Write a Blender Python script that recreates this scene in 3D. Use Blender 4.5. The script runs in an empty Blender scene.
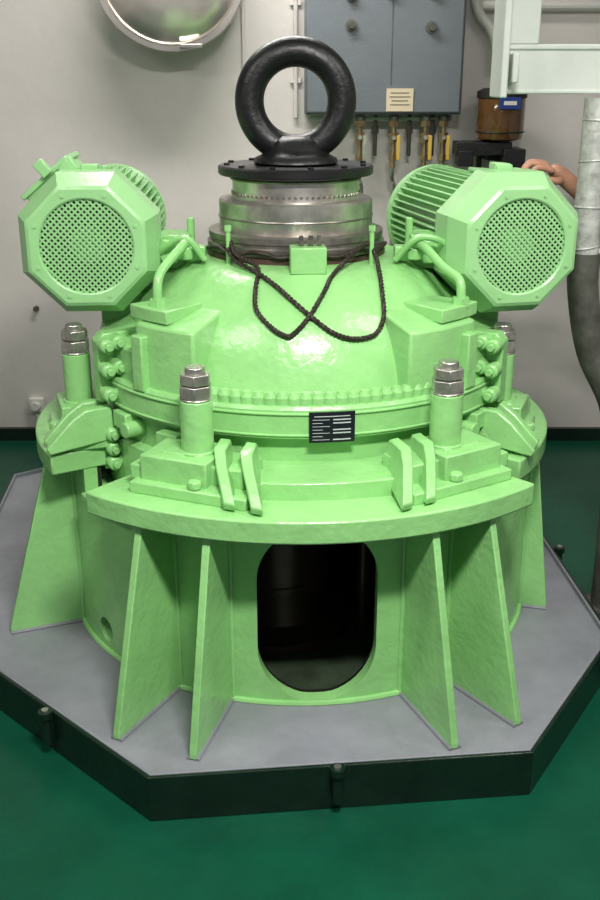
import bpy, bmesh, math, random
from mathutils import Vector, Matrix
random.seed(3)
S=1.8; PZ=0.072
sc=bpy.context.scene
rad=math.radians

# ---------------------------------------------------------------- materials
def mat(name,col,rough=0.5,metal=0.0,var=0.0,vscale=6.0,bump=0.0,bscale=60.0,col2=None,spec=0.5,coat=0.0,bump2=0.0,grime=0.0):
    m=bpy.data.materials.new(name); m.use_nodes=True
    nt=m.node_tree; b=nt.nodes['Principled BSDF']
    b.inputs['Base Color'].default_value=(*col,1); b.inputs['Roughness'].default_value=rough
    b.inputs['Metallic'].default_value=metal
    b.inputs['Specular IOR Level'].default_value=spec
    b.inputs['Coat Weight'].default_value=coat
    tc=nt.nodes.new('ShaderNodeTexCoord')
    if var>0 or col2:
        n=nt.nodes.new('ShaderNodeTexNoise'); n.inputs['Scale'].default_value=vscale; n.inputs['Detail'].default_value=6
        n.inputs['Roughness'].default_value=0.65
        r=nt.nodes.new('ShaderNodeValToRGB')
        r.color_ramp.elements[0].position=0.35; r.color_ramp.elements[1].position=0.65
        c2=col2 if col2 else tuple(c*(1-var) for c in col)
        r.color_ramp.elements[0].color=(*c2,1); r.color_ramp.elements[1].color=(*col,1)
        nt.links.new(tc.outputs['Object'],n.inputs['Vector']); nt.links.new(n.outputs['Fac'],r.inputs['Fac'])
        last=r.outputs['Color']
        if grime>0:
            g=nt.nodes.new('ShaderNodeTexNoise'); g.inputs['Scale'].default_value=14; g.inputs['Detail'].default_value=9; g.inputs['Roughness'].default_value=.75
            gr=nt.nodes.new('ShaderNodeValToRGB'); gr.color_ramp.elements[0].position=0.27; gr.color_ramp.elements[1].position=0.36
            gr.color_ramp.elements[0].color=(1,1,1,1); gr.color_ramp.elements[1].color=(0,0,0,1)
            mx=nt.nodes.new('ShaderNodeMix'); mx.data_type='RGBA'
            mu=nt.nodes.new('ShaderNodeMath'); mu.operation='MULTIPLY'; mu.inputs[1].default_value=grime
            nt.links.new(tc.outputs['Object'],g.inputs['Vector']); nt.links.new(g.outputs['Fac'],gr.inputs['Fac']); nt.links.new(gr.outputs['Color'],mu.inputs[0])
            nt.links.new(mu.outputs[0],mx.inputs[0]); nt.links.new(last,mx.inputs[6]); mx.inputs[7].default_value=(.10,.12,.05,1)
            last=mx.outputs[2]
        nt.links.new(last,b.inputs['Base Color'])
    if bump>0:
        n2=nt.nodes.new('ShaderNodeTexNoise'); n2.inputs['Scale'].default_value=bscale; n2.inputs['Detail'].default_value=4
        bp=nt.nodes.new('ShaderNodeBump'); bp.inputs['Strength'].default_value=bump; bp.inputs['Distance'].default_value=0.004
        nt.links.new(tc.outputs['Object'],n2.inputs['Vector']); nt.links.new(n2.outputs['Fac'],bp.inputs['Height'])
        if bump2>0:
            n3=nt.nodes.new('ShaderNodeTexNoise'); n3.inputs['Scale'].default_value=9; n3.inputs['Detail'].default_value=2
            b3=nt.nodes.new('ShaderNodeBump'); b3.inputs['Strength'].default_value=bump2; b3.inputs['Distance'].default_value=0.012
            nt.links.new(tc.outputs['Object'],n3.inputs['Vector']); nt.links.new(n3.outputs['Fac'],b3.inputs['Height'])
            nt.links.new(b3.outputs['Normal'],bp.inputs['Normal'])
        nt.links.new(bp.outputs['Normal'],b.inputs['Normal'])
    return m
GREEN=mat('paint_light_green',(0.278,0.590,0.212),0.24,var=0.14,vscale=5,bump=0.5,bscale=45,bump2=0.4,grime=.4)
GREEN2=mat('paint_light_green_motor',(0.310,0.600,0.262),0.30,var=0.08,vscale=7,bump=0.2,bscale=60)
STEEL=mat('machined_steel',(0.74,0.70,0.64),0.30,0.85,var=0.45,vscale=8,bump=0.15)
STEELD=mat('oily_steel',(0.36,0.33,0.30),0.32,0.8,var=0.5,vscale=14,bump=0.2)
BOLT=mat('galvanised_bolt',(0.62,0.59,0.54),0.30,0.85,var=0.4,vscale=20)
BLACK=mat('black_paint',(0.006,0.006,0.007),0.40,bump=0.5,bscale=50)
ROPE=mat('greasy_wire_rope',(0.05,0.038,0.03),0.5,0.5,var=0.5,vscale=80,bump=0.6,bscale=200)
GREY=mat('grey_deck_paint',(0.232,0.240,0.268),0.38,var=0.25,vscale=4,bump=0.35,bscale=30,bump2=.2)
RIM=mat('dark_coaming_paint',(0.006,0.020,0.012),0.28,var=0.4,vscale=8,bump=0.4)
FLOOR=mat('green_deck_paint',(0.003,0.067,0.035),0.34,var=0.3,vscale=2.5,bump=0.3,bscale=25,spec=0.3,bump2=.15)
WALL=mat('wall_white_paint',(0.68,0.635,0.605),0.36,var=0.08,vscale=1.5,bump=0.3,bscale=6,bump2=.3)
CEIL=mat('ceiling_paint',(0.6,0.6,0.57),0.6,var=0.05)
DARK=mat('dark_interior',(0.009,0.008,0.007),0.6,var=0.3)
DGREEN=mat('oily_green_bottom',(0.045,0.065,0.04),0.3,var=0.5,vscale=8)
BROWN=mat('rusty_shaft',(0.060,0.040,0.030),0.30,0.4,var=0.5,vscale=10)
CAB=mat('cabinet_grey_blue',(0.130,0.148,0.165),0.4,var=0.08,bump=0.2,bscale=80)
LABEL=mat('label_cream',(0.62,0.52,0.36),0.5)
TXT=mat('label_ink',(0.03,0.03,0.03),0.6)
NAVY=mat('nameplate_black',(0.008,0.009,0.014),0.3)
WTXT=mat('nameplate_text',(0.45,0.48,0.5),0.4)
BRASS=mat('brass',(0.45,0.33,0.18),0.35,0.85,var=0.4,vscale=20)
YEL=mat('yellow_handle',(0.55,0.36,0.05),0.45)
AMBER=mat('amber_bowl',(0.11,0.05,0.014),0.12,coat=0.5,var=0.4)
BLUE=mat('filter_cap_blue',(0.012,0.04,0.22),0.35)
PALE=mat('pale_green_white_paint',(0.56,0.60,0.55),0.4,var=0.10,bump=.2)
WRAP=mat('insulation_wrap',(0.60,0.61,0.57),0.42,0.2,var=0.45,vscale=22,bump=0.9,bscale=35)
DPIPE=mat('weathered_dark_pipe',(0.12,0.12,0.10),0.5,0.2,var=0.6,vscale=10,bump=0.4)
ALU=mat('brushed_aluminium',(0.55,0.52,0.48),0.25,0.9,var=0.2,vscale=4)
ALU2=mat('polished_reflector',(0.66,0.60,0.55),0.22,0.75,var=0.2,vscale=3)
WHITE=mat('white_enamel',(0.68,0.66,0.62),0.3)
SKIN=mat('skin',(0.50,0.25,0.16),0.5,var=0.15,vscale=30,bump=0.2,bscale=150)
CLOTH=mat('navy_boiler_suit',(0.02,0.035,0.09),0.85,var=0.2,vscale=12,bump=0.4)
HAIR=mat('dark_hair',(0.02,0.013,0.01),0.6)
EYE=mat('eye_white',(0.8,0.8,0.78),0.2)
RED=mat('red_primer',(0.07,0.035,0.028),0.5)
TUBE=bpy.data.materials.new('lamp_tube'); TUBE.use_nodes=True
_b=TUBE.node_tree.nodes['Principled BSDF']; _b.inputs['Emission Color'].default_value=(1,0.97,0.9,1); _b.inputs['Emission Strength'].default_value=6

# ---------------------------------------------------------------- helpers
def empty(name):
    e=bpy.data.objects.new(name,None); sc.collection.objects.link(e); e.empty_display_size=0.1; return e
def fin(bm,name,m,parent=None,smooth=35,bevel=0.0,raw=False):
    if not raw:
        bmesh.ops.transform(bm,matrix=Matrix.Scale(S,4)@Matrix.Translation((0,0,PZ)),verts=bm.verts)
    bmesh.ops.recalc_face_normals(bm,faces=bm.faces)
    me=bpy.data.meshes.new(name); bm.to_mesh(me); bm.free()
    o=bpy.data.objects.new(name,me); sc.collection.objects.link(o)
    me.materials.append(m)
    if parent: o.parent=parent
    if smooth:
        for p in me.polygons: p.use_smooth=True
        try: me.set_sharp_from_angle(angle=rad(smooth))
        except Exception: pass
    if bevel>0:
        md=o.modifiers.new('bevel','BEVEL'); md.width=bevel; md.segments=2; md.limit_method='ANGLE'; md.angle_limit=rad(40)
        md.harden_normals=False
    return o
def NB(): return bmesh.new()
def box(bm,c,s,M=None):
    T=Matrix.Translation(c)
    if M is not None: T=T@M.to_4x4()
    T=T@Matrix.Diagonal((s[0],s[1],s[2],1))
    bmesh.ops.create_cube(bm,size=1,matrix=T)
def basis(d):
    d=Vector(d).normalized(); up=Vector((0,0,1)) if abs(d.z)<0.95 else Vector((1,0,0))
    x=up.cross(d).normalized(); y=d.cross(x); return x,y,d
def cyl(bm,p0,p1,r0,r1=None,seg=24,cap=True,phase=0):
    r1=r0 if r1 is None else r1
    p0=Vector(p0);p1=Vector(p1); x,y,d=basis(p1-p0)
    A=[];B=[]
    for i in range(seg):
        a=2*math.pi*i/seg+phase
        v=x*math.cos(a)+y*math.sin(a)
        A.append(bm.verts.new(p0+v*r0)); B.append(bm.verts.new(p1+v*r1))
    for i in range(seg):
        j=(i+1)%seg; bm.faces.new((A[i],A[j],B[j],B[i]))
    if cap: bm.faces.new(A[::-1]); bm.faces.new(B)
def revolve(bm,prof,seg=128,c=(0,0),close=False):
    rings=[]
    for r,z in prof:
        rings.append([bm.verts.new((c[0]+r*math.cos(2*math.pi*i/seg),c[1]+r*math.sin(2*math.pi*i/seg),z)) for i in range(seg)])
    n=len(rings)
    for k in range(n if close else n-1):
        a=rings[k];b=rings[(k+1)%n]
        for i in range(seg):
            j=(i+1)%seg; bm.faces.new((a[i],a[j],b[j],b[i]))
    if not close:
        if prof[0][0]>1e-4: bm.faces.new(rings[0][::-1])
        if prof[-1][0]>1e-4: bm.faces.new(rings[-1])
def P(a,r,z): a=rad(a); return Vector((r*math.sin(a),-r*math.cos(a),z))
def sector(bm,r0,r1,a0,a1,z0,z1,n=32,z1in=None,C=(0,0)):
    z1in=z1 if z1in is None else z1in
    rows=[]; off=Vector((C[0],C[1],0))
    for i in range(n+1):
        a=a0+(a1-a0)*i/n
        rows.append([bm.verts.new(P(a,r,z)+off) for r,z in ((r0,z0),(r1,z0),(r1,z1),(r0,z1in))])
    for i in range(n):
        for k in range(4):
            l=(k+1)%4; bm.faces.new((rows[i][k],rows[i][l],rows[i+1][l],rows[i+1][k]))
    bm.faces.new(rows[0]); bm.faces.new(rows[-1][::-1])
def plate(bm,pts,n,t):
    n=Vector(n).normalized()*(t/2)
    A=[bm.verts.new(Vector(p)-n) for p in pts]; B=[bm.verts.new(Vector(p)+n) for p in pts]
    bm.faces.new(A[::-1]); bm.faces.new(B)
    for i in range(len(pts)):
        j=(i+1)%len(pts); bm.faces.new((A[i],A[j],B[j],B[i]))
def loft(bm,rings,cap0=False,cap1=False):
    R=[[bm.verts.new(p) for p in r] for r in rings]; n=len(R[0])
    for a,b in zip(R[:-1],R[1:]):
        for i in range(n):
            j=(i+1)%n; bm.faces.new((a[i],a[j],b[j],b[i]))
    if cap0: bm.faces.new(R[0][::-1])
    if cap1: bm.faces.new(R[-1])
def smoothpts(pts,k=8):
    pts=[Vector(p) for p in pts]; out=[]
    for i in range(len(pts)-1):
        p0=pts[max(i-1,0)];p1=pts[i];p2=pts[i+1];p3=pts[min(i+2,len(pts)-1)]
        for j in range(k):
            t=j/k
            out.append(0.5*((2*p1)+(p2-p0)*t+(2*p0-5*p1+4*p2-p3)*t*t+(3*p1-p0-3*p2+p3)*t**3))
    out.append(pts[-1]); return out
def tube(bm,pts,r,seg=10,k=8):
    pts=smoothpts(pts,k) if k>1 else [Vector(p) for p in pts]
    rings=[]; x=None
    for i,p in enumerate(pts):
        d=(pts[min(i+1,len(pts)-1)]-pts[max(i-1,0)]).normalized()
        if x is None: x,_,_=basis(d)
        x=(x-d*x.dot(d)).normalized(); y=d.cross(x)
        rings.append([p+(x*math.cos(2*math.pi*q/seg)+y*math.sin(2*math.pi*q/seg))*r for q in range(seg)])
    loft(bm,rings,True,True)
def torus(bm,c,R,r,axis=(0,1,0),N=64,n=20,flat=1.0):
    x,y,d=basis(axis); c=Vector(c); rings=[]
    for i in range(N):
        a=2*math.pi*i/N; u=x*math.cos(a)+y*math.sin(a)
        rings.append([c+u*(R+r*math.cos(2*math.pi*q/n))+d*(r*flat*math.sin(2*math.pi*q/n)) for q in range(n)])
    V=[[bm.verts.new(p) for p in rr] for rr in rings]
    for i in range(N):
        for q in range(n):
            bm.faces.new((V[i][q],V[(i+1)%N][q],V[(i+1)%N][(q+1)%n],V[i][(q+1)%n]))
def hexnut(bm,p,axis,r,h):
    p=Vector(p); axis=Vector(axis).normalized(); cyl(bm,p,p+axis*h,r,seg=6)
def boolean(o,cut):
    md=o.modifiers.new('b','BOOLEAN'); md.object=cut; md.operation='DIFFERENCE'; md.solver='EXACT'
    dg=bpy.context.evaluated_depsgraph_get(); ev=o.evaluated_get(dg)
    me=bpy.data.meshes.new_from_object(ev); o.modifiers.remove(md); o.data=me

ROT=4.0
# ================================================================ ROOM
bm=NB(); box(bm,(0,0.3,-0.072-0.02),(4.6,6.0,0.04)); fin(bm,'floor',FLOOR,smooth=0)
bm=NB(); box(bm,(0,1.09+0.03,0.82),(4.6,0.06,1.784)); fin(bm,'wall_back',WALL,smooth=0)
bm=NB(); box(bm,(-2.33,0.3,0.82),(0.06,6.0,1.784)); fin(bm,'wall_left',WALL,smooth=0)
bm=NB(); box(bm,(2.33,0.3,0.82),(0.06,6.0,1.784)); fin(bm,'wall_right',WALL,smooth=0)
bm=NB(); box(bm,(0,0.3,1.712+0.02),(4.6,6.0,0.04)); fin(bm,'ceiling',CEIL,smooth=0)
bm=NB(); box(bm,(0,1.082,-0.072+0.02),(4.6,0.016,0.04)); fin(bm,'baseboard_back',RIM,smooth=0)

# ================================================================ FOUNDATION TRAY
tray=empty('octagonal_foundation_tray')
octo=[(-.228,-.656),(.363,-.595),(.588,-.25),(.545,.50),(.25,.85),(-.40,.85),(-.765,.58),(-.69,-.228)]
bm=NB(); plate(bm,[(x,y,-0.036) for x,y in octo],(0,0,1),0.0716); fin(bm,'tray_plate',GREY,tray,smooth=0)
def off(poly,d):
    out=[]
    n=len(poly)
    for i in range(n):
        p=Vector(poly[i]);a=Vector(poly[i-1]);b=Vector(poly[(i+1)%n])
        e1=(p-a).normalized();e2=(b-p).normalized()
        n1=Vector((e1.y,-e1.x));n2=Vector((e2.y,-e2.x)); m=(n1+n2).normalized()
        out.append(p+m*d/m.dot(n1))
    return out
inn=off(octo,0.0005); out_=off(octo,0.007); in2=off(octo,-.0045)
bm=NB()
loft(bm,[[(*p,-.0719) for p in inn],[(*p,.009) for p in inn],[(*p,.009) for p in out_],[(*p,-.0719) for p in out_],[(*p,-.0719) for p in inn]])
fin(bm,'tray_coaming',RIM,tray,smooth=0,bevel=0.003)
bm=NB()
loft(bm,[[(*p,-.0005) for p in in2],[(*p,.010) for p in in2],[(*p,.010) for p in inn],[(*p,-.0005) for p in inn],[(*p,-.0005) for p in in2]])
fin(bm,'tray_inner_lip',GREY,tray,smooth=0,bevel=0.002)
bm=NB(); wb=NB()
def lug(x,y):
    cyl(bm,(x,y,-0.05),(x,y,0.006),0.008,seg=16); cyl(bm,(x,y,0.002),(x,y,0.014),0.012,seg=16); cyl(wb,(x,y,0.014),(x,y,0.017),0.006,seg=12)
for i,t in ((0,0.48),(1,0.93),(2,0.5),(7,0.18),(7,0.70),(6,0.5)):
    a=Vector(octo[i]);b=Vector(octo[(i+1)%8]); p=a+(b-a)*t; e=(b-a).normalized(); n=Vector((e.y,-e.x)); p=p+n*0.018
    if i==7: p=a+(b-a)*(t-.10)+n*.018
    lug(p.x,p.y)
fin(bm,'tray_drain_lugs',RIM,tray); fin(wb,'tray_lug_tops',BOLT,tray)

# ================================================================ MACHINE
G=empty('steering_gear')
def stadium_cutter():
    bm=NB(); w=.1; pts=[]
    for i in range(25):
        a=math.pi*i/24; pts.append((w*math.cos(a),.232+w*math.sin(a)))
    for i in range(25):
        a=math.pi+math.pi*i/24; pts.append((w*math.cos(a),.104+w*math.sin(a)))
    ring=lambda y:[Matrix.Rotation(rad(ROT-0.3),3,'Z')@Vector((x,y,max(z,.006))) for x,z in pts]
    loft(bm,[ring(-.7),ring(-.2)],True,True)
    return bm
def side_cutter():
    bm=NB(); d=P(-52,1,0); c=P(-52,.3,.042)
    cyl(bm,c,c+d*.3,.024,seg=24); return bm
def gap_l():
    bm=NB(); sector(bm,.396,.6,-58,-38.7,.302,.40,8); return bm
def gap_r():
    bm=NB(); sector(bm,.396,.6,44.7,52,.302,.40,8); return bm
def shell(r1,r0,z0,z1):
    bm=NB(); revolve(bm,[(r0,z0),(r1,z0),(r1,z1),(r0,z1)],160,close=True); return bm
drum=fin(shell(.457,.432,.0,.345),'lower_drum',GREEN,G,smooth=35)
liner=fin(shell(.431,.424,.002,.343),'drum_shade_liner',DARK,G,smooth=35)  # added near-black shell, paints the shade of the unlit drum interior
for cb in (stadium_cutter,side_cutter,gap_l,gap_r):
    c=fin(cb(),'cut',GREEN,None)
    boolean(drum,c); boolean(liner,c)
    bpy.data.objects.remove(c)
for o in (drum,liner):
    for p in o.data.polygons: p.use_smooth=True
    o.data.set_sharp_from_angle(angle=rad(35))
bm=NB(); torus(bm,(0,0,.002),.459,.006,(0,0,1),128,8)
fin(bm,'drum_weld_bead',GREEN,G)
bm=NB(); revolve(bm,[(.0,.296),(.39,.296),(.43,.296),(.43,.302),(.39,.303),(0,.303)],96); fin(bm,'drum_top_diaphragm',GREEN,G)
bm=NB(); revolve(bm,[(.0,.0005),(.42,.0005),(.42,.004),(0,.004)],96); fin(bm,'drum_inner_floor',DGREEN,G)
bm=NB(); revolve(bm,[(.15,.003),(.15,.022),(.125,.027),(.102,.035),(.098,.05),(.098,.10),(.101,.102),(.101,.112),(.098,.115),(.098,.297)],64,c=(-.045,-.16)); fin(bm,'rudder_stock',BROWN,G)
bm=NB(); cyl(bm,(.12,-.22,.004),(.12,-.22,.298),.012); cyl(bm,(-.16,-.24,.004),(-.16,-.24,.298),.010); fin(bm,'inner_drain_pipes',BROWN,G)

# platforms
bm=NB()
for a0,a1,R in ((-38.5,44.0,.553),(-124,-58,.515),(52,124,.483),(144,224,.55)):
    sector(bm,.40,R,a0,a1,.345,.383,40)
fin(bm,'support_platforms',GREEN,G,bevel=0.006)
bm=NB()
for a0,a1 in ((-58,-38.7),(44.7,52)):
    sector(bm,.39,.466,a0,a1,.290,.303,12)
fin(bm,'drum_top_ring',GREEN,G,bevel=0.004)
bm=NB()
def gus(a,rt,rb,r0=.45):
    n=P(a+90,1,0)
    plate(bm,[P(a,r0,.001),P(a,rb,.001),P(a,rb,.012),P(a,rt,.346),P(a,r0,.346)],n,.0125)
for a in (-28,-15.4,23,34.8): gus(a,.540,.632)
gus(-90+21.5,.505,.60); gus(90-14,.470,.512)
gus(-90-14,.50,.60); gus(90+24,.47,.53)
for a in (162,174,192,204): gus(a,.53,.62)
fin(bm,'gusset_plates',GREEN,G,bevel=0.003)
bm=NB(); bw=NB()
for a,rb in ((-28,.632),(-15.4,.632),(23,.632),(34.8,.632),(-68.5,.60),(76,.512)):
    for s in (-1,1):
        n=P(a+90,1,0)*s*.0075
        tube(bw,[P(a,.46,.002)+n,P(a,rb,.002)+n],.0035,6,1)
        tube(bm,[P(a,.459,.003)+n,P(a,.459,.343)+n],.004,6,1)
fin(bm,'gusset_weld_beads',GREEN,G); fin(bw,'gusset_foot_welds',GREY,G)

# housing
prof=[(.36,.303),(.392,.303),(.392,.396),(.374,.400),(.374,.452),(.388,.455),(.392,.458),(.392,.505),(.388,.510),(.354,.512),(.348,.525),(.340,.555),(.322,.592),(.299,.625),(.272,.652),(.244,.673),(.217,.688),(.195,.694),(.175,.697),(.12,.697)]
bm=NB(); revolve(bm,prof,160); fin(bm,'main_housing',GREEN,G,smooth=32)
def rz(z):
    pts=[(r,zz) for r,zz in prof[9:-1]]
    for (r0,z0),(r1,z1) in zip(pts,pts[1:]):
        if z0<=z<=z1: return r0+(r1-r0)*(z-z0)/(z1-z0+1e-9)
    return .17
bm=NB()
a=-28
while a<=36:
    cyl(bm,P(a,.3735,.510),P(a,.3735,.522),.0122,seg=14); cyl(bm,P(a,.3735,.522),P(a,.3735,.530),.0105,.007,seg=14); a+=2.95
for a in range(130,236,4): hexnut(bm,P(a,.371,.510),(0,0,1),.0095,.016)
fin(bm,'flange_bolts',GREEN,G)
bm=NB(); torus(bm,(0,0,.499),.3925,.0025,(0,0,1),160,8); torus(bm,(0,0,.463),.3925,.0022,(0,0,1),160,8); fin(bm,'band_edge_beads',GREEN,G)
bm=NB()
sector(bm,.37,.472,ROT-19,ROT+18,.38,.412,24)
fin(bm,'platform_step',GREEN,G,bevel=0.004)
bm=NB()
sector(bm,.20,.380,-47,-27,.505,.618,10,z1in=.655)
sector(bm,.20,.380,28,52,.505,.618,10,z1in=.655)
sector(bm,.26,.382,-84,-47,.505,.568,16,z1in=.61)
sector(bm,.26,.382,52,84,.505,.568,16,z1in=.61)
fin(bm,'housing_shoulders',GREEN,G,bevel=0.008)
bm=NB()
sector(bm,.27,.372,-51,-36,.622,.645,8); sector(bm,.27,.372,39,55,.622,.645,8)
sector(bm,.355,.395,-46,-42,.505,.60,4); sector(bm,.355,.395,46,50,.505,.60,4)
fin(bm,'shoulder_pads',GREEN,G,bevel=0.004)
bm=NB(); bb=NB()
for a,sg in ((-61,1),(61,-1),(-112,1),(112,-1)):
    n=P(a+90,1,0)
    for (z0,z1) in ((.462,.586),(.335,.425)):
        plate(bm,[P(a,.33,z0),P(a,.413,z0),P(a,.413,z1-.014),P(a,.400,z1),P(a,.33,z1)],n,.03)
        d=P(a+90*sg,1,0)
        for r,dz in ((.381,0),(.402,-.005)):
            for k in range(3):
                z=z0+.020+k*((z1-z0-.036)/2)+dz+.003
                p=P(a,r,z)+d*.015
                cyl(bb,p,p+d*.026,.0130,seg=20); cyl(bb,p+d*.026,p+d*.030,.0130,.010,seg=20); cyl(bb,p+d*.030,p+d*.038,.007,seg=6)
fin(bm,'split_flanges',GREEN,G,bevel=0.004); fin(bb,'split_flange_bolts',GREEN,G,bevel=0.002)
bm=NB()
for a,z in ((-34,.43),(41,.43),(-52,.44),(53,.44)):
    M=Matrix.Rotation(rad(a),3,'Z'); box(bm,P(a,.385,z),(.045,.035,.03),M)
for a in (-48,48):
    cyl(bm,P(a,.37,.43),P(a,.41,.43),.014,seg=20)
fin(bm,'housing_bosses',GREEN,G,bevel=0.004)
# nameplate
bm=NB(); sector(bm,.393,.3965,7.5-5.4,7.5+5.4,.452,.503,8); fin(bm,'nameplate',NAVY,G)
bm=NB()
sector(bm,.3965,.3968,7.5-4.2,7.5+4.2,.4955,.4968,6)
for k in range(7):
    z=.4905-k*.0056
    sector(bm,.3965,.3968,7.5-4.6,7.5+(-2.2 if k%2 else -.6),z-.0004,z+.0004,6)
    if k in (0,1,3,4,6): sector(bm,.3965,.3968,7.5+.2,7.5+4.4,z-.0010,z+.0010,6)
fin(bm,'nameplate_text',WTXT,G)

# anchor pads + pillars
bp=NB(); bl=NB(); bn=NB()
def pillar(a,r,z0,zt,rr=.0262):
    p=P(a,r,0)
    cyl(bl,(p.x,p.y,z0),(p.x,p.y,zt),rr,seg=32)
    cyl(bl,(p.x,p.y,z0),(p.x,p.y,z0+.008),rr*1.15,seg=32)
    z=zt
    cyl(bn,(p.x,p.y,z),(p.x,p.y,z+.004),rr*1.0,seg=28)
    hexnut(bn,(p.x,p.y,z+.004),(0,0,1),rr*1.05,.020); hexnut(bn,(p.x,p.y,z+.026),(0,0,1),rr*1.0,.017)
    cyl(bn,(p.x,p.y,z+.022),(p.x,p.y,z+.053),rr*.62,seg=20)
def pad(a,r,mir,sc_=1.0,sp=1.0):
    M=Matrix.Rotation(rad(a),3,'Z')
    def L(x,y,z): return P(a,r,0)+M@Vector((x*mir,y,0))+Vector((0,0,z))
    def B(x,y,z,sx,sy,sz): box(bp,L(x,y,z),(sx*sc_,sy*sc_,sz),M)
    B(.016,-.008,.392,.205,.118,.020)
    B(-.016,-.004,.419,.118,.092,.048)
    B(-.010,.006,.438,.075,.07,.016)
    B(.066,.006,.412,.066,.076,.042)
    for dx in (.050,.096):
        k=sp
        pts=[L(dx-.010*k,.045,.398),L(dx+.046*k,-.078,.386),L(dx+.048*k,-.082,.398),L(dx+.012*k,-.036,.440),L(dx-.004*k,-.010,.456),L(dx-.014*k,.036,.457)]
        plate(bp,pts,M@Vector((1,0,0)),.020)
    B(-.083,-.02,.410,.028,.05,.026)
    hexnut(bp,L(.026,-.056,.402),(0,0,1),.012,.014)
pad(-22.3,.440,1); pillar(-21.8,.440,.44,.530)
pad(32.8,.443,-1); pillar(32.2,.443,.44,.530)
pad(-71,.425,1,.86,.4); pillar(-71,.432,.44,.535,.025)
pad(69,.400,-1,.8,.4); pillar(69,.392,.44,.535,.025)
for a in (155,210): pad(a,.44,1,.9); pillar(a,.44,.44,.535)
fin(bp,'anchor_pads',GREEN,G,bevel=0.005); fin(bl,'anchor_pillars',GREEN,G,bevel=0.003); fin(bn,'anchor_nuts',BOLT,G,bevel=0.003)

# top steel stack
OX=-.008
bm=NB(); revolve(bm,[(.168,.696),(.168,.706),(.12,.706)],96,c=(OX,0)); fin(bm,'seal_ring',RED,G)
bm=NB(); revolve(bm,[(.163,.705),(.166,.708),(.166,.721),(.160,.723),(.160,.728),(.163,.730),(.163,.740),(.145,.742)],128,c=(OX,0)); fin(bm,'lower_bearing_ring',STEELD,G)
bm=NB(); revolve(bm,[(.141,.740),(.143,.744),(.143,.793),(.139,.797),(.118,.798),(.117,.838)],128,c=(OX,0)); fin(bm,'steel_collar',STEEL,G)
bm=NB()
torus(bm,(OX,0,.7655),.1425,.0022,(0,0,1),96,8); torus(bm,(OX,0,.832),.119,.003,(0,0,1),96,8)
o_=Vector((OX,0,0))
for a in range(0,360,5): cyl(bm,P(a,.116,.806)+o_,P(a,.1195,.806)+o_,.003,seg=8)
fin(bm,'collar_details',STEELD,G)
bm=NB(); revolve(bm,[(.140,.838),(.143,.841),(.143,.852),(.140,.855)],128,c=(OX,0))
for a in range(0,360,30): hexnut(bm,P(a+12,.128,.855)+o_,(0,0,1),.006,.004)
fin(bm,'top_cover_disc',BLACK,G)
bm=NB()
box(bm,P(4,.19,.712),(.062,.045,.045),Matrix.Rotation(rad(4),3,'Z')); fin(bm,'vent_block',GREEN,G,bevel=0.004)
bm=NB()
for dx in (-3.4,1.5,6):
    cyl(bm,P(4+dx,.19,.734),P(4+dx,.19,.752),.004,seg=10); hexnut(bm,P(4+dx,.19,.738),(0,0,1),.007,.006)
fin(bm,'vent_block_studs',STEELD,G)
bm=NB()
for a in (-43,43):
    cyl(bm,P(a,.185,.695),P(a,.185,.755),.0042,seg=12); hexnut(bm,P(a,.185,.752),(0,0,1),.0065,.01)
fin(bm,'guide_pins',GREEN,G)

# pipes on dome
bm=NB()
tube(bm,[(-.215,-.13,.71),(-.20,-.17,.735),(-.205,-.19,.73),(-.232,-.235,.70),(-.238,-.25,.675),(-.238,-.25,.64)],.0078,12)
tube(bm,[(.20,-.10,.72),(.215,-.14,.728),(.245,-.19,.70),(.268,-.225,.685),(.272,-.235,.665),(.272,-.235,.64)],.0078,12)
cyl(bm,(-.238,-.25,.64),(-.238,-.25,.656),.015,seg=6); cyl(bm,(.272,-.235,.64),(.272,-.235,.656),.015,seg=6)
tube(bm,[(.17,-.12,.70),(.21,-.14,.742),(.27,-.12,.72),(.31,-.08,.66)],.006,10)
tube(bm,[(-.17,-.12,.70),(-.20,-.13,.738),(-.24,-.11,.72),(-.31,-.06,.66)],.006,10)
fin(bm,'hydraulic_pipes',GREEN,G)
bm=NB()
for sx in (-1,1):
    box(bm,(sx*.235,-.03,.705),(.05,.08,.06)); cyl(bm,(sx*.235,-.09,.71),(sx*.235,-.03,.71),.018,seg=20)
    cyl(bm,(sx*.235,-.10,.71),(sx*.235,-.09,.71),.024,seg=6)
    cyl(bm,(sx*.20,-.02,.71),(sx*.27,-.02,.71),.022,seg=20)
    box(bm,(sx*.185,-.09,.708),(.03,.03,.025)); hexnut(bm,(sx*.205,-.115,.70),(0,0,1),.016,.02)
    box(bm,(sx*.21,-.07,.728),(.02,.05,.02)); cyl(bm,(sx*.20,-.05,.71),(sx*.20,-.05,.765),.007)
    box(bm,(sx*.315,.08,.585),(.12,.26,.10)); box(bm,(sx*.32,.10,.63),(.16,.30,.014))
fin(bm,'valve_blocks',GREEN,G,bevel=0.005)

# ---------------------------------------------------------------- lifting eye
E=empty('lifting_eye_bolt')
bm=NB(); torus(bm,(OX,0,.9645),.0835,.0262,(0,1,0),96,28,flat=1.05); fin(bm,'eye_ring',BLACK,E,smooth=60)
bm=NB(); revolve(bm,[(.074,.8555),(.078,.859),(.076,.866),(.062,.873),(.052,.882),(.046,.895),(.03,.905)],48,c=(OX,0)); fin(bm,'eye_shank_collar',BLACK,E,smooth=60)

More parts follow.
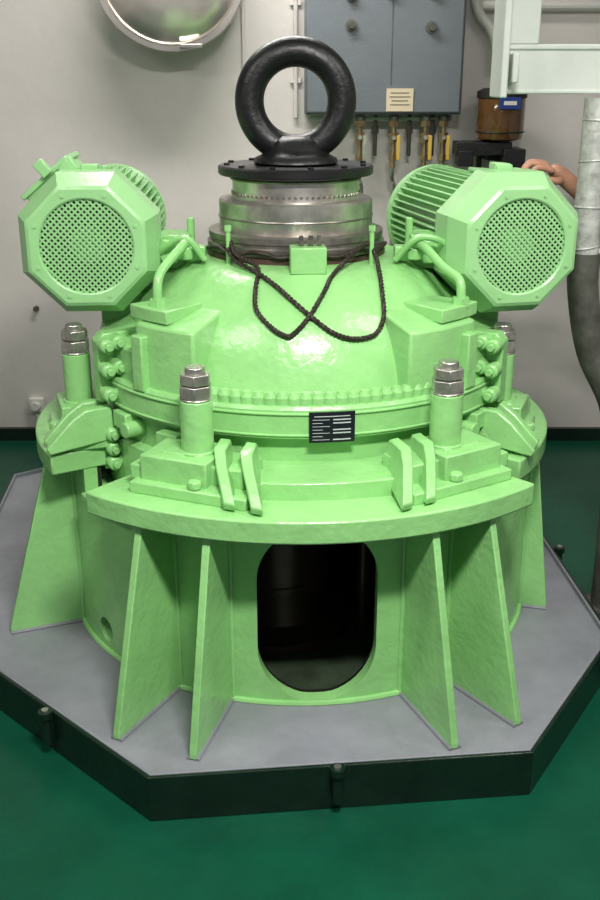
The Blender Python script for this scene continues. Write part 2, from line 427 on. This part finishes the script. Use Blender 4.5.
# ---------------------------------------------------------------- wire rope
W=empty('wire_rope_sling')
def on(a,z,o=.006):
    return P(a,rz(z)+o*.6,z+o*.7)
def strand(pts):
    bm=NB(); pp=smoothpts(pts,16)
    for ph in (0,math.pi):
        q=[]
        for i,p in enumerate(pp):
            d=(pp[min(i+1,len(pp)-1)]-pp[max(i-1,0)]).normalized(); x,y,_=basis(d)
            t=i*1.1+ph; q.append(p+(x*math.cos(t)+y*math.sin(t))*.0019)
        tube(bm,q,.0027,6,1)
    return bm
s1=[P(-43,.18,.735),P(-38,.19,.722),P(-30,.203,.712),on(-21,.693),on(-17,.668),on(-14.5,.640),on(-9,.617),on(-4.5,.605),on(-2,.607),on(3,.632),on(9,.665),on(14,.685),P(24,.20,.71),P(34,.185,.725),P(42,.18,.73)]
s2=[P(-42,.19,.722),P(-34,.20,.706),on(-19,.688),on(-9,.672),on(-3,.655),on(4,.630),on(10,.608),on(16,.598),on(23,.602),on(27.5,.625),on(31,.655),on(36,.68),P(41,.205,.705),P(43,.19,.72)]
fin(strand(s1),'rope_strand_1',ROPE,W); fin(strand(s2),'rope_strand_2',ROPE,W)
bm=NB(); tube(bm,[P(a,.173+.002*math.sin(a*.5),.715+.004*math.sin(a*.2))+o_ for a in range(-70,75,6)],.0038,8,3); fin(bm,'rope_wrap',ROPE,W)

# ================================================================ MOTORS
def octring(ap,y,n=64,rot=0):
    out=[]
    for i in range(n):
        a=2*math.pi*i/n+rot
        b=((a+math.pi/8)%(math.pi/4))-math.pi/8
        r=ap/math.cos(b); out.append(Vector((r*math.cos(a),y,r*math.sin(a))))
    return out
def circ(r,y,n=64): return [Vector((r*math.cos(2*math.pi*i/n),y,r*math.sin(2*math.pi*i/n))) for i in range(n)]
def motor(loc,yaw,left):
    E=empty('electric_motor')
    T=Matrix.Translation(loc)@Matrix.Rotation(rad(yaw),4,'Z')
    def F(bm,n,m,**k):
        bmesh.ops.transform(bm,matrix=T,verts=bm.verts); return fin(bm,n,m,E,**k)
    bm=NB()
    loft(bm,[circ(.081,.014),circ(.081,.002),circ(.084,0),octring(.097,0),octring(.103,.003),octring(.120,.040),octring(.1225,.046),octring(.1225,.105),octring(.119,.110),circ(.105,.112)])
    F(bm,'fan_cowl',GREEN2,smooth=20)
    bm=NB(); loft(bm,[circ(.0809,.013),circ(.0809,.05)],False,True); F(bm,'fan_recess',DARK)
    bm=NB(); n=22; R=.0815
    for i in range(-n//2,n//2+1):
        o=i*.0076
        if abs(o)>=R: continue
        h=math.sqrt(R*R-o*o)
        for sg in (1,-1):
            M=Matrix.Rotation(sg*math.pi/4,3,'Y'); c=M@Vector((o,.006,0)); box(bm,(c.x,.006+.0006*sg,c.z),(.0034,.0012,2*h),M)
    F(bm,'fan_grille',GREEN2,smooth=0)
    bm=NB()
    for i in range(8):
        a=2*math.pi*(i+.5)/8; cyl(bm,(.093*math.cos(a),.001,.093*math.sin(a)),(.093*math.cos(a),-.002,.093*math.sin(a)),.003,seg=10)
    cyl(bm,(0,.02,0),(0,.05,0),.03)
    F(bm,'cowl_screws',GREEN2)
    bm=NB(); loft(bm,[circ(.088,.10),circ(.088,.42),circ(.106,.425),circ(.106,.445),circ(.07,.45),circ(.06,.50)],True,True)
    for i in range(48):
        a=2*math.pi*i/48; M=Matrix.Rotation(-a,3,'Y'); c=Vector((.096*math.cos(a),.265,.096*math.sin(a)))
        box(bm,c,(.018,.31,.0034),M)
    F(bm,'finned_stator',GREEN2,smooth=30)
    bm=NB()
    if left:
        M=Matrix.Rotation(rad(-40),3,'Y')
        def B(c,s): box(bm,M@Vector(c),s,M)
        B((0,.20,.108),(.10,.13,.05)); B((0,.20,.136),(.112,.142,.010))
        for dx in (-.03,.03):
            p=M@Vector((dx,.14,.112)); cyl(bm,p,p-Vector((0,.03,0)),.012,seg=12)
        B((0.05,.12,.118),(.03,.03,.03)); B((.012,.125,.15),(.02,.02,.03))
    else:
        M=Matrix.Rotation(rad(4),3,'Y')
        def B(c,s): box(bm,M@Vector(c),s,M)
        B((.045,.20,.085),(.10,.12,.045)); B((.045,.20,.110),(.108,.13,.008))
        B((-.01,.115,.118),(.03,.03,.03)); B((.02,.12,.11),(.03,.03,.03))
    F(bm,'terminal_box',GREEN2,bevel=0.004)
    bm=NB()
    for dx in (-.07,.07):
        for y in (.17,.36): box(bm,(dx,y,-.095),(.045,.05,.03))
    box(bm,(0,.11,.125),(.03,.03,.012)); cyl(bm,(0.02,.15,.10),(0.02,.15,.125),.007)
    F(bm,'motor_feet',GREEN2,bevel=0.003)
    return E
motor((-.371,-.16,.728),3,True)
motor((.386,-.16,.728),13,False)

# ================================================================ BACKGROUND
C=empty('electrical_cabinet')
bm=NB(); box(bm,(.224,1.018,1.085),(.424,.140,.345)); fin(bm,'cabinet_body',CAB,C,bevel=0.006)
bm=NB(); box(bm,(.224,.944,1.085),(.416,.010,.338)); fin(bm,'cabinet_door',CAB,C,bevel=0.008)
bm=NB(); box(bm,(.243,.9382,1.12),(.002,.002,.262)); fin(bm,'door_seam',DPIPE,C,smooth=0)
bm=NB()
for x,z in ((.135,1.135),(.345,1.130),(.135,1.205),(.235,1.215),(.345,1.215)):
    cyl(bm,(x,.940,z),(x,.930,z),.015); cyl(bm,(x,.930,z),(x,.915,z),.009)
fin(bm,'cabinet_knobs',DPIPE,C)
bm=NB(); box(bm,(.268,.937,.950),(.072,.003,.058)); fin(bm,'cabinet_label',LABEL,C,smooth=0)
bm=NB()
for k,w in enumerate((.05,.056,.045,.052)): box(bm,(.268,.935,.968-k*.010),(w,.0012,.0014))
fin(bm,'cabinet_label_text',TXT,C,smooth=0)
V=empty('ball_valve_manifold')
bb=NB(); bh=NB(); bt=NB(); bd=NB()
for i,x in enumerate((.165,.258,.345,.395)):
    y=.985
    cyl(bb,(x,y,.905),(x,y,.77),.007,seg=14); hexnut(bb,(x,y,.880),(0,0,1),.014,.016); hexnut(bb,(x,y,.838),(0,0,1),.015,.026); hexnut(bb,(x,y,.79),(0,0,1),.013,.016)
    box(bh if i else bt,(x+.013,y-.02,.825),(.010,.005,.065)); cyl(bt,(x,y-.024,.852),(x,y,.852),.006)
    tube(bt,[(x,y,.775),(x,y+.01,.74),(x+.01,y+.04,.70),(x+.01,y+.06,.5),(x+.01,1.06,-.07)],.006,8)
    cyl(bd,(x,y,.911),(x,y,.895),.014,seg=16)
for x in (.21,.305,.37):
    cyl(bd,(x,1.02,.911),(x,1.02,.80),.006,seg=10); hexnut(bd,(x,1.02,.86),(0,0,1),.011,.02)
fin(bb,'valve_bodies',BRASS,V); fin(bh,'valve_handles',YEL,V,bevel=0.002); fin(bt,'valve_tail_pipes',BOLT,V); fin(bd,'valve_glands',DPIPE,V)
bm=NB(); tube(bm,[(.03,1.02,.900),(.2,1.02,.900),(.42,1.02,.900)],.007,8)
fin(bm,'conduit_rail',PALE,V)
bm=NB(); tube(bm,[(-.012,1.076,1.7),(-.012,1.076,1.3),(-.012,1.076,.95),(-.012,1.076,.90)],.006,8)
for z in (1.0,1.2): box(bm,(-.012,1.083,z),(.03,.012,.015))
fin(bm,'vertical_conduit',WALL)
bm=NB(); tube(bm,[(.46,1.05,1.7),(.47,1.05,1.28),(.48,1.04,1.18),(.52,1.04,1.13),(.54,1.04,1.08),(.54,1.04,1.03)],.014,12); tube(bm,[(.47,1.06,1.19),(.7,1.06,1.19),(1.6,1.06,1.19)],.012,10)
fin(bm,'white_conduit_pipe',WHITE)
O=empty('oil_filter')
bm=NB(); revolve(bm,[(.045,.845),(.060,.85),(.064,.87),(.064,.955),(.06,.962)],40,c=(.545,.95)); fin(bm,'filter_bowl',AMBER,O)
bm=NB(); revolve(bm,[(.067,.955),(.067,.972),(.05,.98)],40,c=(.545,.95)); cyl(bm,(.545,.95,.98),(.545,.95,1.01),.02)
torus(bm,(.545,.95,.868),.0642,.002,(0,0,1),40,6)
fin(bm,'filter_cap',DARK,O)
bm=NB(); box(bm,(.555,.884,.943),(.056,.006,.030)); fin(bm,'filter_badge',BLUE,O)
bm=NB(); box(bm,(.555,.8805,.943),(.034,.0015,.010)); fin(bm,'filter_badge_text',WHITE,O,smooth=0)
bm=NB(); box(bm,(.50,.96,.825),(.15,.09,.035)); box(bm,(.45,.94,.80),(.04,.07,.04)); box(bm,(.58,.96,.80),(.06,.12,.05)); box(bm,(.54,1.038,.86),(.04,.103,.14))
for x in (.51,.57): cyl(bm,(x,1.05,.80),(x,1.05,-.0715),.008,seg=10)
fin(bm,'filter_stand',BLACK,O,bevel=0.004)
Lm=empty('bulkhead_floodlight')
def discY(bm,c,prof):
    rings=[[Vector((c[0]+r*math.cos(2*math.pi*i/64),c[1]+y,c[2]+r*math.sin(2*math.pi*i/64))) for i in range(64)] for r,y in prof]
    loft(bm,rings,True,True)
lc=(-.333,.90,1.268)
bm=NB(); discY(bm,lc,[(.14,.188),(.185,.15),(.197,.05),(.200,.0),(.197,-.006),(.186,-.006),(.183,.004)]); fin(bm,'lamp_housing',ALU,Lm)
bm=NB(); discY(bm,lc,[(.182,.004),(.175,-.004),(.14,-.02),(.08,-.033),(.01,-.036)]); fin(bm,'lamp_glass_dome',ALU2,Lm)
bm=NB(); box(bm,(lc[0]+.05,lc[1]-.012,lc[2]-.185),(.06,.015,.010)); box(bm,(lc[0],lc[1]+.14,lc[2]+.20),(.05,.08,.12)); fin(bm,'lamp_clips',ALU,Lm,bevel=0.003)
Bk=empty('steel_support_bracket')
bm=NB(); box(bm,(.64,.04,1.018),(.54,.012,.075)); box(bm,(.64,.08,1.056),(.54,.10,.010)); box(bm,(.64,.08,.98),(.54,.10,.008))
box(bm,(.362,.03,1.20),(.014,.10,.46)); box(bm,(.395,.035,1.25),(.07,.012,.38)); box(bm,(.383,.03,1.02),(.012,.08,.05))
box(bm,(.395,.04,1.56),(.08,.10,.3))
fin(bm,'bracket_channel',PALE,Bk,bevel=0.005)
Pp=empty('insulated_vertical_pipe')
bm=NB(); tube(bm,[(.545,.02,.97),(.545,.02,.85),(.545,.02,.76),(.547,.02,.68)],.026,16,6); fin(bm,'pipe_insulation',WRAP,Pp)
bm=NB()
for z in (.70,.775,.86,.93): torus(bm,(.545,.02,z),.0262,.0018,(random.uniform(-.3,.3),.05,1),24,8)
fin(bm,'insulation_bands',WRAP,Pp)
bm=NB(); tube(bm,[(.547,.02,.69),(.549,.02,.62),(.575,.01,.50),(.63,-.01,.38),(.65,-.01,.2),(.655,-.01,-.071)],.030,16,6); cyl(bm,(.655,-.01,-.0715),(.655,-.01,-.055),.05); fin(bm,'pipe_steel_section',DPIPE,Pp)
bm=NB(); tube(bm,[(.67,-.02,.3),(.645,.0,.42),(.615,.02,.50),(.61,.03,.60),(.60,.03,.66),(.56,.02,.70)],.008,10); fin(bm,'hose_light',WHITE,Pp)
bm=NB(); box(bm,(-.825,1.08,.045),(.045,.02,.045)); cyl(bm,(-.825,1.075,.045),(-.825,1.055,.045),.014,seg=20); cyl(bm,(-.825,1.08,.02),(-.825,1.08,-.032),.006); fin(bm,'wall_socket',WHITE,None,bevel=.003)
bm=NB()
for x,z in ((-.72,.55),(-.80,.35)): cyl(bm,(x,1.0899,z),(x,1.075,z),.008,seg=16)
fin(bm,'wall_studs',DPIPE)
bm=NB(); box(bm,(-.155,1.084,1.30),(.010,.012,.8)); fin(bm,'trim_1',WALL,smooth=0)

def ceil_lamp(x,y,energy,sx=.7,sy=.16):
    E=empty('ceiling_lamp_and_fill')
    bm=NB(); box(bm,(x,y,1.692),(sx,sy,.04)); fin(bm,'lamp_body',WHITE,E,bevel=.004)
    bm=NB()
    for dy in (-.04,.04): cyl(bm,(x-sx/2+.03,y+dy,1.66),(x+sx/2-.03,y+dy,1.66),.009,seg=12)
    fin(bm,'lamp_tubes',TUBE,E)
    l=bpy.data.lights.new('lamp_light','AREA'); l.shape='RECTANGLE'; l.size=sx*S; l.size_y=sy*S; l.energy=energy; l.color=(1,.975,.935)
    o=bpy.data.objects.new('lamp_light',l); sc.collection.objects.link(o); o.location=(x*S,y*S,(1.645+PZ)*S); o.parent=E
ceil_lamp(.18,-1.35,138,.36,.12)
ceil_lamp(-.9,-.9,28)
ceil_lamp(.9,-.6,26)
ceil_lamp(-.20,.55,44)  # rear fill light added in lamp form, no fixture known there

# ================================================================ PERSON (metres)
H=empty('person')
def skinobj(name,V,Ed,R,m,root=0,sub=2):
    me=bpy.data.meshes.new(name); me.from_pydata([tuple(v) for v in V],Ed,[]); o=bpy.data.objects.new(name,me); sc.collection.objects.link(o); o.parent=H
    me.materials.append(m)
    md=o.modifiers.new('skin','SKIN'); md.use_smooth_shade=True
    for i,r in enumerate(R):
        me.skin_vertices[0].data[i].radius=(r,r) if not isinstance(r,tuple) else r
        me.skin_vertices[0].data[i].use_root=(i==root)
    s=o.modifiers.new('sub','SUBSURF'); s.levels=sub; s.render_levels=sub
    return o
V=[(1.70,.27,.95),(1.70,.27,1.10),(1.69,.27,1.27),(1.68,.27,1.42),(1.68,.27,1.50),
   (1.51,.27,1.44),(1.27,.27,1.40),(1.16,.25,1.45),
   (1.86,.29,1.42),(1.92,.31,1.15),(1.90,.23,.92),
   (1.61,.27,.88),(1.61,.24,.50),(1.61,.28,.11),(1.79,.27,.88),(1.81,.25,.50),(1.82,.29,.11)]
Ed=[(0,1),(1,2),(2,3),(3,4),(3,5),(5,6),(6,7),(3,8),(8,9),(9,10),(0,11),(11,12),(12,13),(0,14),(14,15),(15,16)]
R=[.14,.135,.15,.12,.06,.07,.052,.043,.07,.05,.042,.10,.07,.055,.10,.07,.055]
skinobj('boiler_suit',V,Ed,R,CLOTH)
hy=.205; dx_=-.020; dz_=.012
V=[(1.19,.255,1.435),(1.06,.23,1.51),(.985+dx_,hy+.01,1.568+dz_),(.940+dx_,hy+.005,1.605+dz_),(.895+dx_,hy,1.632+dz_)]
skinobj('forearm_palm',V,[(0,1),(1,2),(2,3),(3,4)],[.042,.038,(.032,.032),(.042,.032),(.042,.025)],SKIN)
def finger(n,pts,rs): skinobj(n,pts,[(i,i+1) for i in range(len(pts)-1)],rs,SKIN)
base=[(.876,hy-.044,1.630),(.866,hy-.020,1.642),(.866,hy+.006,1.645),(.872,hy+.030,1.638)]
ln=[.90,1.05,1.0,.78]
for i,(b,l) in enumerate(zip(base,ln)):
    b=Vector(b)+Vector((dx_,0,dz_)); f=(i-1.5)*.004
    finger('finger_%d'%(i+1),[b+Vector((.030,0,-.010)),b,b+Vector((-.038*l,f,.004)),b+Vector((-.058*l,f*1.4,-.018)),b+Vector((-.062*l,f*1.6,-.042))],[.0120,.0122,.0108,.0098,.0082])
finger('thumb',[(.935+dx_,hy-.040,1.590+dz_),(.912+dx_,hy-.064,1.588+dz_),(.886+dx_,hy-.072,1.594+dz_),(.860+dx_,hy-.074,1.590+dz_)],[.0145,.0138,.0118,.0095])
V=[(1.90,.23,.93),(1.895,.21,.86),(1.89,.20,.80)]
skinobj('resting_hand_palm',V,[(0,1),(1,2)],[.028,.035,.03],SKIN)
for i in range(4):
    finger('resting_finger_%d'%(i+1),[(1.87+i*.017,.20,.81),(1.87+i*.018,.19,.765),(1.87+i*.018,.195,.735),(1.87+i*.018,.21,.715)],[.010,.0095,.0085,.007])
finger('resting_thumb',[(1.87,.20,.86),(1.855,.175,.83),(1.855,.165,.80)],[.012,.011,.009])
for x,n in ((1.61,'boot_1'),(1.82,'boot_2')):
    skinobj(n,[(x,.31,.045),(x,.23,.055),(x,.13,.04)],[(0,1),(1,2)],[.045,.05,.038],BLACK)
bm=bmesh.new()
bmesh.ops.create_uvsphere(bm,u_segments=32,v_segments=24,radius=1)
hc=Vector((1.67,.25,1.64))
for v in bm.verts:
    x,y,z=v.co
    w=1-.18*max(0,-z)**1.5
    v.co=Vector((x*.095*w-(0.012*max(0,-z) if x<0 else 0),y*.078*w,z*.118))+hc
cyl(bm,(1.68,.27,1.48),hc+Vector((.01,.01,-.06)),.055,.052,seg=24)
cyl(bm,hc+Vector((-.088,0,.012)),hc+Vector((-.112,0,-.022)),.007,.015,seg=12)
for s in (-1,1):
    torus(bm,hc+Vector((.005,s*.078,-.005)),.020,.008,(0.2,1,0),20,8)
fin(bm,'head',SKIN,H,raw=True,smooth=60)
bm=bmesh.new()
for s in (-1,1):
    bmesh.ops.create_uvsphere(bm,u_segments=16,v_segments=12,radius=.012,matrix=Matrix.Translation(hc+Vector((-.080,s*.030,.008))))
fin(bm,'eyes',EYE,H,raw=True,smooth=60)
bm=bmesh.new()
cyl(bm,hc+Vector((-.083,-.024,-.052)),hc+Vector((-.083,.024,-.052)),.006,seg=10); fin(bm,'mouth',RED,H,raw=True)
bm=bmesh.new(); bmesh.ops.create_uvsphere(bm,u_segments=32,v_segments=24,radius=1)
for v in bm.verts:
    x,y,z=v.co; v.co=Vector((x*.101+.010,y*.086,max(z,-.25 if x>0 else .38)*.124+.006))+hc
fin(bm,'hair',HAIR,H,raw=True,smooth=60)

# ================================================================ CAMERA / WORLD
cam=bpy.data.cameras.new('camera'); co=bpy.data.objects.new('camera',cam); sc.collection.objects.link(co)
co.location=(0,-1.91*S,(1+PZ)*S); co.rotation_euler=(rad(90-20.3),0,0)
cam.sensor_fit='VERTICAL'; cam.sensor_height=36; cam.lens=40; cam.clip_start=.05
sc.camera=co
w=bpy.data.worlds.new('world'); sc.world=w; w.use_nodes=True
w.node_tree.nodes['Background'].inputs[0].default_value=(.92,.96,1,1); w.node_tree.nodes['Background'].inputs[1].default_value=.24
sc.view_settings.view_transform='Standard'; sc.view_settings.exposure=0
